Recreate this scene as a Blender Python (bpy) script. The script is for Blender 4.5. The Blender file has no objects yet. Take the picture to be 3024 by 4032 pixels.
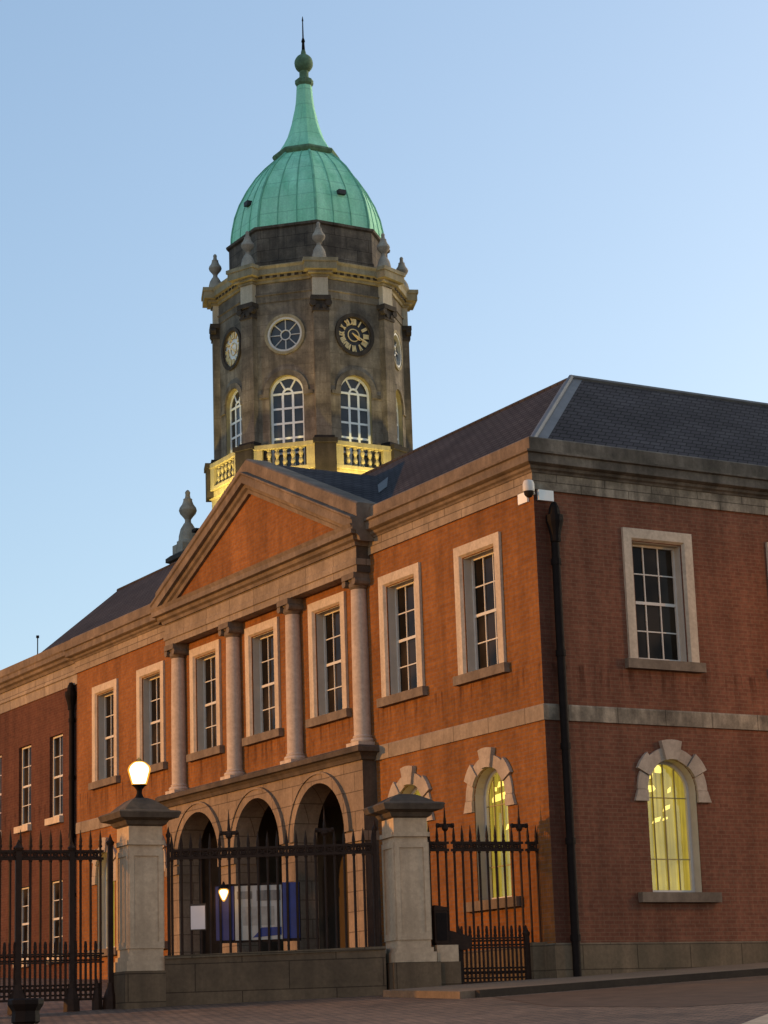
import bpy, math, random
from mathutils import Vector, Matrix
from mathutils.geometry import tessellate_polygon
R = math.radians
random.seed(7)
scene = bpy.context.scene
C = scene.collection

# ------------------------------------------------------------------ camera
yaw, pitch, roll = 1.03971086, 0.23336713, -0.03332356
f = Vector((-math.sin(yaw)*math.cos(pitch), math.cos(yaw)*math.cos(pitch), math.sin(pitch)))
r = Vector((math.cos(yaw), math.sin(yaw), 0)); u = r.cross(f)
r2 = r*math.cos(roll) + u*math.sin(roll); u2 = u*math.cos(roll) - r*math.sin(roll)
cd = bpy.data.cameras.new('camera'); cam = bpy.data.objects.new('camera', cd); C.objects.link(cam)
cd.sensor_fit = 'VERTICAL'; cd.sensor_height = 24; cd.lens = 8693.99/4032*24
cd.clip_start = .5; cd.clip_end = 2000
m = Matrix((r2, u2, -f)).transposed().to_4x4(); m.translation = Vector((34.373, -23.562, 1.6))
cam.matrix_world = m
scene.camera = cam

# ------------------------------------------------------------------ sky, sun, exposure
SUN_EL, SUN_AZ = 11.0, 90.0        # low sun behind the buildings to the right (azimuth counted from +x towards +y)
w = bpy.data.worlds.new("World"); scene.world = w; w.use_nodes = True
nt = w.node_tree; nt.nodes.clear()
sky = nt.nodes.new('ShaderNodeTexSky'); sky.sky_type = 'NISHITA'; sky.sun_disc = False
sky.sun_elevation = R(SUN_EL); sky.sun_rotation = R(90-SUN_AZ)
sky.air_density = 1.0; sky.dust_density = 2.0; sky.ozone_density = 1.5
tcw = nt.nodes.new('ShaderNodeTexCoord'); mpw = nt.nodes.new('ShaderNodeMapping')        # lifts the look-up a little off the horizon
mpw.inputs['Location'].default_value = (0, 0, .07); mpw.inputs['Scale'].default_value = (1, 1, .90)
nt.links.new(tcw.outputs['Generated'], mpw.inputs[0]); nt.links.new(mpw.outputs[0], sky.inputs[0])
bg = nt.nodes.new('ShaderNodeBackground'); bg.inputs[1].default_value = 0.15
out = nt.nodes.new('ShaderNodeOutputWorld')
gm = nt.nodes.new('ShaderNodeGamma'); gm.inputs[1].default_value = .76          # softer range, as the phone camera recorded it
nt.links.new(sky.outputs[0], gm.inputs[0]); hs = nt.nodes.new('ShaderNodeHueSaturation'); hs.inputs['Saturation'].default_value = 1.2; hs.inputs['Hue'].default_value = .504; nt.links.new(gm.outputs[0], hs.inputs['Color']); nt.links.new(hs.outputs[0], bg.inputs[0]); nt.links.new(bg.outputs[0], out.inputs[0])
sl = bpy.data.lights.new('sun', 'SUN'); sl.energy = .4; sl.angle = R(30); sl.color = (1, .93, .80)
so = bpy.data.objects.new('sun', sl); C.objects.link(so)
sd = Vector((math.cos(R(SUN_AZ))*math.cos(R(SUN_EL)), math.sin(R(SUN_AZ))*math.cos(R(SUN_EL)), math.sin(R(SUN_EL))))
so.rotation_euler = sd.to_track_quat('Z', 'Y').to_euler()
vs = scene.view_settings
vs.view_transform = 'Standard'; vs.look = 'None'; vs.exposure = 1.38; vs.gamma = 1

# ------------------------------------------------------------------ materials
class NT:
    def __init__(s, name):
        s.m = bpy.data.materials.new(name); s.m.use_nodes = True; s.t = s.m.node_tree
        s.b = s.t.nodes['Principled BSDF']
    def n(s, typ, **kw):
        nd = s.t.nodes.new('ShaderNode'+typ)
        for k, v in kw.items(): setattr(nd, k, v)
        return nd
    def l(s, a, b): s.t.links.new(a, b)
    def coord(s, scale=(1, 1, 1)):
        tc = s.n('TexCoord'); mp = s.n('Mapping'); mp.inputs['Scale'].default_value = scale
        s.l(tc.outputs['Object'], mp.inputs[0]); return mp.outputs[0]
    def noise(s, scale, detail=4, vec=None, rough=.6):
        nd = s.n('TexNoise'); nd.inputs['Scale'].default_value = scale; nd.inputs['Detail'].default_value = detail
        nd.inputs['Roughness'].default_value = rough
        s.l(vec if vec else s.coord(), nd.inputs['Vector']); return nd.outputs['Fac']
    def ramp(s, fac, stops):
        nd = s.n('ValToRGB'); e = nd.color_ramp.elements
        while len(e) < len(stops): e.new(.5)
        for k, (p, c) in enumerate(stops):
            e[k].position = p; e[k].color = (c, c, c, 1) if isinstance(c, (int, float)) else (*c, 1)
        s.l(fac, nd.inputs[0]); return nd.outputs[0]
    def mix(s, fac, a, b, mode='MIX'):
        nd = s.n('MixRGB', blend_type=mode)
        for i, v in ((0, fac), (1, a), (2, b)):
            if isinstance(v, (int, float)): nd.inputs[i].default_value = v if i == 0 else (v, v, v, 1)
            elif isinstance(v, tuple): nd.inputs[i].default_value = (*v, 1)
            else: s.l(v, nd.inputs[i])
        return nd.outputs[0]
    def bump(s, h, strength=.3, dist=.02):
        nd = s.n('Bump'); nd.inputs['Strength'].default_value = strength; nd.inputs['Distance'].default_value = dist
        s.l(h, nd.inputs['Height']); s.l(nd.outputs[0], s.b.inputs['Normal'])
    def done(s, col, rough=.85, spec=.3, metal=0.):
        if isinstance(col, tuple): s.b.inputs['Base Color'].default_value = (*col, 1)
        else: s.l(col, s.b.inputs['Base Color'])
        s.b.inputs['Roughness'].default_value = rough; s.b.inputs['Specular IOR Level'].default_value = spec
        s.b.inputs['Metallic'].default_value = metal
        return s.m
    def wallcoord(s):
        tc = s.n('TexCoord'); sp = s.n('SeparateXYZ'); s.l(tc.outputs['Object'], sp.inputs[0])
        ad = s.n('Math', operation='ADD'); s.l(sp.outputs[0], ad.inputs[0]); s.l(sp.outputs[1], ad.inputs[1])
        cb = s.n('CombineXYZ'); s.l(ad.outputs[0], cb.inputs[0]); s.l(sp.outputs[2], cb.inputs[1])
        return cb.outputs[0]
    def bricks(s, vec, c1, c2, mo, bw, bh, ms, bias=0., smooth=.3):
        nd = s.n('TexBrick'); s.l(vec, nd.inputs['Vector'])
        for k, v in (('Color1', c1), ('Color2', c2), ('Mortar', mo)): nd.inputs[k].default_value = (*v, 1)
        for k, v in (('Scale', 1.), ('Brick Width', bw), ('Row Height', bh), ('Mortar Size', ms), ('Bias', bias), ('Mortar Smooth', smooth)): nd.inputs[k].default_value = v
        return nd

def n_map(n, v, a, b):
    nd = n.n('MapRange'); n.l(v, nd.inputs[0]); nd.inputs[1].default_value = a; nd.inputs[2].default_value = b; return nd.outputs[0]
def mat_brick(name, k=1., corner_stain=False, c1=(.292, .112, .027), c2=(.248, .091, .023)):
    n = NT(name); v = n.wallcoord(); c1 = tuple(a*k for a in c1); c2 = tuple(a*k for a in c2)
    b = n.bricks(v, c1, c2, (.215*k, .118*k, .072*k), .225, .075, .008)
    big = n.noise(.35, 5); blotch = n.ramp(big, [(.3, .72), (.7, 1.12)])
    fine = n.ramp(n.noise(9, 3), [(.3, .8), (.7, 1.15)])
    streak = n.ramp(n.noise(1, 4, n.coord((2.2, 2.2, .25))), [(.38, .66), (.6, 1.)])
    c = n.mix(1, b.outputs[0], blotch, 'MULTIPLY'); c = n.mix(1, c, fine, 'MULTIPLY'); c = n.mix(.7, c, streak, 'MULTIPLY')
    # damp streaks that run down from the upper sills
    tc = n.n('TexCoord'); sp = n.n('SeparateXYZ'); n.l(tc.outputs['Object'], sp.inputs[0])
    band = n.ramp(n_map(n, sp.outputs[2], 7.0, 9.0), [(.35, 0.), (.66, 1.), (.70, 1.), (.73, 0.)])
    st = n.ramp(n.noise(1, 3, n.coord((5, 5, .6))), [(.5, 0.), (.62, .85)])
    c = n.mix(n.mix(1, band, st, 'MULTIPLY'), c, n.mix(1, c, (.45, .40, .38), 'MULTIPLY'))
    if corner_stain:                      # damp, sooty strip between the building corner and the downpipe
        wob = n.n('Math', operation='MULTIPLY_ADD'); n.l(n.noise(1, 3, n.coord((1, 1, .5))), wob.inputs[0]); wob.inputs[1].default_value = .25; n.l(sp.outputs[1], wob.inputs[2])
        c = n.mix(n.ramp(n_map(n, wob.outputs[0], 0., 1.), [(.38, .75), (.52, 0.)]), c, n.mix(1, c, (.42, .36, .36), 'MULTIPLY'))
    n.bump(b.outputs['Fac'], -.4, .01)
    return n.done(c, .95, .15)
def mat_stone(name, base, dark, amount=.5, scale=1., block=None, streaks=True, rough=.9, joint=.42, vary=.86):
    n = NT(name)
    blot = n.ramp(n.noise(1.1*scale, 6, rough=.65), [(.36, 0.), (.66, 1.)])
    c = n.mix(blot, tuple(d*amount + b*(1-amount) for d, b in zip(dark, base)), base)
    if streaks:
        st = n.ramp(n.noise(1., 5, n.coord((3*scale, 3*scale, .35*scale))), [(.35, .0), (.62, 1.)])
        c = n.mix(st, n.mix(.6*amount+.15, c, dark), c)
    c = n.mix(1, c, n.ramp(n.noise(14*scale, 3), [(.25, .82), (.75, 1.12)]), 'MULTIPLY')
    if block:
        b = n.bricks(n.wallcoord(), (1, 1, 1), (vary, vary, vary), (joint, joint*.97, joint*.93), block[0], block[1], .012)
        c = n.mix(1, c, b.outputs[0], 'MULTIPLY')
    n.bump(n.noise(30*scale, 4), .25, .01)
    return n.done(c, rough, .2)
def mat_plain(name, col, rough=.6, spec=.4, metal=0., var=.15, scale=6):
    n = NT(name)
    c = n.mix(1, col, n.ramp(n.noise(scale, 4), [(.25, 1-var), (.75, 1+var)]), 'MULTIPLY')
    return n.done(c, rough, spec, metal)
def mat_emit(name, col, strength):
    n = NT(name); n.b.inputs['Emission Color'].default_value = (*col, 1); n.b.inputs['Emission Strength'].default_value = strength
    return n.done(col, .5, .2)

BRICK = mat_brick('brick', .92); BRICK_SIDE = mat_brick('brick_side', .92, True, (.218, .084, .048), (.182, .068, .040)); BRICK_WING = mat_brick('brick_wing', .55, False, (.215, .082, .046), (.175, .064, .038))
TRIM = mat_stone('trim_stone', (.58, .46, .34), (.28, .225, .165), .4)
CORN = mat_stone('cornice_stone', (.235, .175, .125), (.085, .063, .046), .7)
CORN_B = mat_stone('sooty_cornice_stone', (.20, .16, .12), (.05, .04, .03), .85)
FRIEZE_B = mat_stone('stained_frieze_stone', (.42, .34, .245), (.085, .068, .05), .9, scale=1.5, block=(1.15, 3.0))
FRIEZE = mat_stone('frieze_stone', (.35, .265, .185), (.14, .105, .075), .55, block=(1.3, 3.0))
ARCADE = mat_stone('arcade_stone', (.30, .215, .145), (.12, .085, .056), .5, block=(.95, .42))
ARCHTRIM = mat_stone('arch_trim_stone', (.46, .365, .275), (.19, .15, .115), .5)
COLUMN = mat_stone('column_stone', (.54, .42, .325), (.25, .19, .145), .35)
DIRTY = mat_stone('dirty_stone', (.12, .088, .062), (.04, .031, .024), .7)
PLINTH = mat_stone('plinth_stone', (.185, .13, .08), (.08, .062, .038), .7, block=(1.25, .45))
PILLAR = mat_stone('pillar_stone', (.52, .385, .255), (.23, .165, .105), .4)
GRANITE = mat_stone('granite', (.165, .112, .066), (.072, .049, .030), .7, block=(1.7, .5))
TOWER = mat_stone('tower_stone', (.37, .29, .205), (.10, .077, .056), .85, scale=1.25, block=(.85, .38), joint=.70, vary=.70)
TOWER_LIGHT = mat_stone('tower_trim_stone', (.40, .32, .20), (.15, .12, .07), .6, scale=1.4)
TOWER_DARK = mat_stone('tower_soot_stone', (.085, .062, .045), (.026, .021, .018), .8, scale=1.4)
FRIEZEBLOCK = mat_stone('pale_tower_stone', (.56, .46, .33), (.30, .235, .16), .35, scale=1.6)
PED_SHADE = mat_stone('shaded_pedestal_stone', (.045, .034, .028), (.018, .014, .012), .7, scale=1.4)  # pedestals the floodlights miss: their shade is put into a near-black colour
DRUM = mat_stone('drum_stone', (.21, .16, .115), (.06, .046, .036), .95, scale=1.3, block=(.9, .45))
BAL = mat_stone('balustrade_stone', (.44, .36, .19), (.20, .16, .085), .45, scale=2)
URN = mat_stone('urn_stone', (.42, .35, .27), (.17, .14, .11), .6, scale=2)
def mat_copper():
    n = NT('copper_verdigris')
    st = n.ramp(n.noise(1, 5, n.coord((2.6, 2.6, .22))), [(.34, 0.), (.66, 1.)])
    c = n.mix(st, (.21, .56, .33), (.37, .77, .50))
    c = n.mix(n.ramp(n.noise(.9, 5), [(.4, 0.), (.75, .6)]), c, (.38, .66, .45))
    c = n.mix(1, c, n.ramp(n.noise(16, 3), [(.25, .85), (.75, 1.1)]), 'MULTIPLY')
    b = n.bricks(n.wallcoord(), (1, 1, 1), (.92, .92, .92), (.55, .6, .55), 40., .62, .02)
    c = n.mix(.55, c, b.outputs[0], 'MULTIPLY')
    return n.done(c, .75, .3)
COPPER = mat_copper()
COPPER_SEAM = mat_plain('copper_seam', (.16, .40, .26), .8, .2, var=.35, scale=3)
COPPER_DARK = mat_plain('copper_weathered', (.10, .16, .085), .8, .3, var=.4)
def mat_slate():
    n = NT('slate'); v = n.wallcoord()
    b = n.bricks(v, (.054, .048, .050), (.043, .038, .041), (.020, .018, .018), .26, .13, .018)
    c = n.mix(1, b.outputs[0], n.ramp(n.noise(.8, 5), [(.3, .75), (.7, 1.3)]), 'MULTIPLY')
    n.bump(b.outputs['Fac'], -.6, .015)
    return n.done(c, .9, .06)
SLATE = mat_slate()
LEAD = mat_plain('lead', (.09, .086, .082), .55, .4, var=.3, scale=3)
WHITE = mat_plain('white_paint', (.54, .50, .44), .5, .4, var=.08)
REVEAL = mat_plain('painted_reveal', (.44, .385, .315), .8, .2, var=.12, scale=3)
BARS = mat_plain('backlit_glazing_bar', (.30, .235, .10), .7, .2)  # bars toned down and yellowed in colour to look backlit
IRON = mat_plain('black_iron', (.026, .014, .009), .65, .12, var=.3, scale=9)
PIPE = mat_plain('cast_iron_pipe', (.010, .007, .006), .7, .08, var=.3)
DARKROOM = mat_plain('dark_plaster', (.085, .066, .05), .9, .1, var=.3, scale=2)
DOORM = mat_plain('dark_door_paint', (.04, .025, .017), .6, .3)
def mat_glass():
    n = NT('window_glass')
    c = n.mix(n.ramp(n.noise(.9, 2), [(.4, 0.), (.6, 1.)]), (.008, .006, .004), (.034, .025, .017))
    n.bump(n.noise(2.2, 2), .12, .05)
    return n.done(c, .05, .07)
GLASS = mat_glass()
GLASS_TOWER = mat_plain('old_window_glass', (.040, .036, .034), .12, .35, var=.5, scale=2)
BRIGHT_WHITE = mat_plain('fresh_white_paint', (.78, .76, .70), .5, .4, var=.06)
def mat_clear():
    n = NT('clear_glass'); t = n.t
    tr = n.n('BsdfTransparent'); gl = n.n('BsdfGlossy'); gl.inputs['Roughness'].default_value = .05
    mx = n.n('MixShader'); mx.inputs[0].default_value = .05
    n.l(tr.outputs[0], mx.inputs[1]); n.l(gl.outputs[0], mx.inputs[2]); n.l(mx.outputs[0], t.nodes['Material Output'].inputs[0])
    return n.m
CLEAR = mat_clear()
def mat_curtain():
    n = NT('lit_net_curtain')
    st = n.ramp(n.noise(1, 5, n.coord((16, 16, .35))), [(.3, .38), (.7, 1.2)])
    ve = n.ramp(n.noise(1.3, 3), [(.3, .72), (.7, 1.2)])
    c = n.mix(1, n.mix(1, (.38, .28, .032), st, 'MULTIPLY'), ve, 'MULTIPLY')
    n.l(c, n.b.inputs['Emission Color']); n.b.inputs['Emission Strength'].default_value = .49
    return n.done((.10, .075, .02), .9, .1)
CURTAIN = mat_curtain()
ROOMLAMP = mat_emit('ceiling_lamp_glow', (1, .78, .16), .5)
LAMPGLOW = mat_emit('lamp_glass_glow', (1, .70, .27), 1.5)
LANTERNGLOW = mat_emit('lantern_glass_glow', (1, .58, .14), 1.3)
def mat_glow(name, col, strength, cover):            # lamp glass that glows and lets the mantle show through
    n = NT(name); tr = n.n('BsdfTransparent'); em = n.n('Emission'); em.inputs[0].default_value = (*col, 1); em.inputs[1].default_value = strength
    mx = n.n('MixShader'); mx.inputs[0].default_value = cover
    n.l(tr.outputs[0], mx.inputs[1]); n.l(em.outputs[0], mx.inputs[2]); n.l(mx.outputs[0], n.t.nodes['Material Output'].inputs[0]); return n.m
GLASSGLOW = mat_glow('halo_lamp_glass', (1, .42, .05), .75, .35)  # orange glow of the shell stands in for the halo round the lamp
LAMPCORE = mat_emit('lamp_mantle_glow', (1, .80, .45), 2.2)
GOLD = mat_plain('gilding', (.72, .50, .20), .4, .5, var=.1)
DIAL = mat_plain('dark_dial', (.035, .03, .03), .6, .3)
GLAREDIAL = mat_plain('glare_dial', (.80, .74, .66), .5, .4, var=.2, scale=5)  # same dark clock seen obliquely; its glare is painted as a pale dial
BLUE = mat_plain('blue_panel', (.005, .022, .16), .5, .4, var=.3, scale=4)
PURPLE = mat_plain('violet_blue_panel', (.028, .026, .13), .5, .4, var=.3, scale=4)
PAPER = mat_plain('paper', (.62, .53, .50), .7, .3, var=.05)
GREYPIC = mat_plain('grey_print', (.20, .175, .15), .6, .3, var=.5, scale=5)
BOARD = mat_plain('pale_board', (.44, .40, .35), .6, .3, var=.15, scale=4)
def mat_setts():
    n = NT('granite_setts'); tc = n.n('TexCoord')
    mp = n.n('Mapping'); mp.inputs['Rotation'].default_value = (0, 0, R(-30)); n.l(tc.outputs['Object'], mp.inputs[0])
    b = n.bricks(mp.outputs[0], (.175, .102, .060), (.118, .070, .044), (.045, .029, .02), .22, .13, .02)
    c = n.mix(1, b.outputs[0], n.ramp(n.noise(.6, 6), [(.3, .55), (.7, 1.4)]), 'MULTIPLY')
    c = n.mix(1, c, n.ramp(n.noise(5, 4), [(.3, .55), (.7, 1.5)]), 'MULTIPLY')
    n.bump(b.outputs['Fac'], -.8, .02)
    return n.done(c, .8, .3)
SETTS = mat_setts()
ASPH = mat_plain('asphalt', (.080, .045, .028), .9, .2, var=.3, scale=2.5)
PAVE = mat_stone('paving_stone', (.17, .12, .08), (.09, .066, .045), .5, streaks=False)
KERB = mat_stone('kerb_granite', (.045, .032, .022), (.02, .015, .011), .5, streaks=False)  # near-black colour holds gutter dirt plus painted shade on the kerb face

# ------------------------------------------------------------------ mesh helpers
class MB:
    def __init__(s): s.v = []; s.f = []; s.M = Matrix.Identity(4)
    def add(s, vs, fs):
        o = len(s.v); s.v += [s.M @ Vector(p) for p in vs]; s.f += [tuple(i+o for i in q) for q in fs]; return s
    def box(s, x0, x1, y0, y1, z0, z1):
        return s.add([(x, y, z) for x in (x0, x1) for y in (y0, y1) for z in (z0, z1)],
                     [(0, 1, 3, 2), (4, 6, 7, 5), (0, 4, 5, 1), (2, 3, 7, 6), (0, 2, 6, 4), (1, 5, 7, 3)])
    def prism(s, poly, y0, y1):                  # polygon in (x,z) extruded along y
        n = len(poly); tri = tessellate_polygon([[Vector((x, z, 0)) for x, z in poly]])
        s.add([(x, y0, z) for x, z in poly] + [(x, y1, z) for x, z in poly],
              [t for t in tri] + [tuple(i+n for i in t) for t in tri] + [(i, (i+1) % n, (i+1) % n+n, i+n) for i in range(n)])
        return s
    def slab(s, poly, z0, z1):                   # polygon in (x,y) extruded along z
        n = len(poly)
        return s.add([(x, y, z0) for x, y in poly] + [(x, y, z1) for x, y in poly],
              [tuple(range(n)), tuple(range(n, 2*n))] + [(i, (i+1) % n, (i+1) % n+n, i+n) for i in range(n)])
    def wall(s, outline, holes, y, depth, edge=0.):      # pierced wall face at y with reveals running back by depth
        loops = [outline] + holes; pts = [p for l in loops for p in l]
        tri = tessellate_polygon([[Vector((a, b, 0)) for a, b in l] for l in loops])
        s.add([(a, y, b) for a, b in pts], [tuple(t) for t in tri])
        for h in (holes if not edge else holes):
            n = len(h); s.add([(a, y, b) for a, b in h] + [(a, y+depth, b) for a, b in h], [(i, (i+1) % n, (i+1) % n+n, i+n) for i in range(n)])
        if edge:
            n = len(outline); s.add([(a, y, b) for a, b in outline] + [(a, y+edge, b) for a, b in outline], [(i, (i+1) % n, (i+1) % n+n, i+n) for i in range(n)])
        return s
    def lathe(s, prof, n=16, c=(0, 0, 0), ph=0.):
        vs = []
        for (rr, z) in prof:
            for k in range(n):
                a = ph + 2*math.pi*k/n; vs.append((c[0]+rr*math.cos(a), c[1]+rr*math.sin(a), c[2]+z))
        fs = [(i*n+k, i*n+(k+1) % n, (i+1)*n+(k+1) % n, (i+1)*n+k) for i in range(len(prof)-1) for k in range(n)]
        fs += [tuple(range(n)), tuple(range((len(prof)-1)*n, len(prof)*n))]
        return s.add(vs, fs)
    def tube(s, a, b, rr, n=8, r1=None):
        a, b = Vector(a), Vector(b); d = (b-a); q = d.to_track_quat('Z', 'Y').to_matrix()
        vs = []
        for p, ra in ((a, rr), (b, rr if r1 is None else r1)):
            for k in range(n): vs.append(p + q @ Vector((ra*math.cos(2*math.pi*k/n), ra*math.sin(2*math.pi*k/n), 0)))
        return s.add(vs, [(k, (k+1) % n, (k+1) % n+n, k+n) for k in range(n)] + [tuple(range(n)), tuple(range(n, 2*n))])
    def sweep(s, prof, path, closed=False, segs=None):     # profile (outward, z) along a plan path; outward is on the right-hand side
        n = len(path); m = len(prof); vs = []
        P = [Vector(p) for p in path]
        for i in range(n):
            a = P[i]-P[i-1] if (i > 0 or closed) else None; b = P[(i+1) % n]-P[i] if (i < n-1 or closed) else None
            na = Vector((a.y, -a.x)).normalized() if a is not None else None; nb = Vector((b.y, -b.x)).normalized() if b is not None else None
            if na is None: o = nb
            elif nb is None: o = na
            else: o = (na+nb)/(1+na.dot(nb))
            for d, z in prof: vs.append((P[i].x+o.x*d, P[i].y+o.y*d, z))
        fs = []
        sg = list(segs) if segs else list(range(n if closed else n-1))
        for i in sg:
            j = (i+1) % n
            for k in range(m-1): fs.append((i*m+k, j*m+k, j*m+k+1, i*m+k+1))
        if not closed: fs += [tuple(range(sg[0]*m, sg[0]*m+m)), tuple(range((sg[-1]+1)*m, (sg[-1]+2)*m))]
        used = sorted({q for t in fs for q in t}); mp = {q: a for a, q in enumerate(used)}
        vs = [vs[q] for q in used]; fs = [tuple(mp[q] for q in t) for t in fs]
        return s.add(vs, fs)
    def build(s, name, mat, parent=None, loc=(0, 0, 0), rz=0., smooth=False):
        me = bpy.data.meshes.new(name); me.from_pydata([tuple(p) for p in s.v], [], s.f); me.update()
        import bmesh
        bm = bmesh.new(); bm.from_mesh(me); bmesh.ops.recalc_face_normals(bm, faces=bm.faces); bm.to_mesh(me); bm.free()
        me.materials.append(mat)
        if smooth:
            for p in me.polygons: p.use_smooth = True
            me.set_sharp_from_angle(angle=R(35))
        o = bpy.data.objects.new(name, me); C.objects.link(o)
        place(o, parent, loc, rz); return o
def place(o, parent, loc=(0, 0, 0), rz=0.):
    loc = Vector(loc)
    if parent is not None: o.parent = parent
    o.location = loc; o.rotation_euler = (0, 0, rz)
def tag(o, label=None, cat=None, group=None, kind=None):
    for k, v in (('label', label), ('category', cat), ('group', group), ('kind', kind)):
        if v: o[k] = v
    return o
def thing(name, label, cat, loc=(0, 0, 0), rz=0., group=None):
    o = bpy.data.objects.new(name, None); C.objects.link(o); o.location = loc; o.rotation_euler = (0, 0, rz)
    o.empty_display_size = .3
    return tag(o, label, cat, group)
def dup(o, parent=None):
    c = o.copy(); C.objects.link(c)
    if parent is not None: c.parent = parent
    for ch in [x for x in bpy.data.objects if x.parent == o]: dup(ch, c)
    return c
def arc(cx, cz, rr, a0, a1, n): return [(cx+rr*math.cos(a0+(a1-a0)*k/n), cz+rr*math.sin(a0+(a1-a0)*k/n)) for k in range(n+1)]
def arch_poly(cx, hw, z0, zs, n=16): return [(cx-hw, z0), (cx+hw, z0)] + arc(cx, zs, hw, 0, math.pi, n)
def rect(x0, x1, z0, z1): return [(x0, z0), (x1, z0), (x1, z1), (x0, z1)]
def GZ(x, y): return 2.5 - .042*x + .045*y

# ------------------------------------------------------------------ ground, pavement, kerb
def sheet(name, pts, dz, mat, thick=0.):
    b = MB(); n = len(pts)
    vs = [(x, y, GZ(x, y)+dz) for x, y in pts]
    if thick: b.add(vs + [(x, y, GZ(x, y)+dz-thick) for x, y in pts], [tuple(range(n)), tuple(range(n, 2*n))] + [(i, (i+1) % n, (i+1) % n+n, i+n) for i in range(n)])
    else: b.add(vs, [tuple(range(n))])
    return tag(b.build(name, mat), kind='structure')
sheet('ground', [(-400, -400), (400, -400), (400, 400), (-400, 400)], -.06, SETTS)
sheet('road', [(2.75, -3.2), (2.75, 40), (9.3, 40), (9.8, -2.2), (9., -4.2), (6.5, -4.6)], -.056, ASPH)
sheet('pavement', [(-.2, -3.6), (2.36, -3.6), (2.36, 40), (-.2, 40)], .06, PAVE, .3)
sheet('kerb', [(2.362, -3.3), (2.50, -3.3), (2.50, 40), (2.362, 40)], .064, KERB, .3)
sheet('kerb_strip', [(14.9, -8.35), (15.15, -8.15), (11.2, -3.45), (10.9, -3.65)], -.02, PILLAR, .2)

# ------------------------------------------------------------------ windows (built once per kind, then copied)
def sash_window(parent, x, y, z, rz, hw=.60, zb=8.62, zt=11.0, surround=True, cols=3, rec=.20, sill=True, sill_w=.95):
    key = (hw, zb, zt, surround, cols, rec)
    if key in sash_window.cache:
        w0 = sash_window.cache[key]; c = dup(w0); c.parent = parent; c.location = (x, y, z); c.rotation_euler = (0, 0, rz); return c
    b = MB(); fw = .052; yy = rec
    zm = (zb+zt)/2
    b.box(-hw, -hw+fw, yy, yy+.09, zb, zt).box(hw-fw, hw, yy, yy+.09, zb, zt).box(-hw+fw, hw-fw, yy, yy+.09, zt-fw, zt).box(-hw+fw, hw-fw, yy, yy+.09, zb, zb+fw+.03)
    b.box(-hw+fw, hw-fw, yy+.012, yy+.08, zm-.03, zm+.03)
    gw = 2*hw-2*fw
    for k in range(1, cols):
        xx = -hw+fw+gw*k/cols
        b.box(xx-.012, xx+.012, yy+.02, yy+.06, zb+fw+.03, zm-.03).box(xx-.012, xx+.012, yy+.02, yy+.06, zm+.03, zt-fw)
    for za, zc in ((zb+fw+.03, zm-.03), (zm+.03, zt-fw)):
        zz = (za+zc)/2
        for k in range(cols):
            xa = -hw+fw+gw*k/cols+(.014 if k else 0); xb = -hw+fw+gw*(k+1)/cols-(.014 if k < cols-1 else 0)
            b.box(xa, xb, yy+.02, yy+.06, zz-.012, zz+.012)
    wdw = b.build('window', WHITE, parent, (x, y, z), rz)
    MB().box(-hw+.02, hw-.02, yy+.045, yy+.055, zb+.02, zt-.02).build('pane', GLASS, wdw)
    if surround:
        o = hw+.25; s = MB(); i_ = hw+.055
        prof = [(o, .03), (o, -.06), (i_, -.06), (hw, .02), (hw, .03)]        # flat architrave with a splayed inner edge
        ring_ = lambda a: [(-a, zb), (-a, zt+a-hw), (a, zt+a-hw), (a, zb)]
        vs_ = [(px_, y_, pz_) for a, y_ in prof for px_, pz_ in ring_(a)]; k_ = len(prof)
        s.add(vs_, [(p*4+q, p*4+q+1, (p+1)*4+q+1, (p+1)*4+q) for p in range(k_-1) for q in range(3)] + [tuple(p*4 for p in range(k_)), tuple(p*4+3 for p in range(k_))])
        s.build('surround', TRIM, wdw)
        q = MB(); q.box(-hw, -hw+.012, .03, yy-.001, zb, zt).box(hw-.012, hw, .03, yy-.001, zb, zt).box(-hw+.012, hw-.012, .03, yy-.001, zt-.012, zt); q.build('reveal', REVEAL, wdw)
    if sill:
        MB().box(-sill_w, sill_w, -.13, yy+.02, zb-.19, zb-.002).build('sill', CORN if surround else TRIM, wdw)
    sash_window.cache[key] = wdw
    return wdw
sash_window.cache = {}

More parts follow.
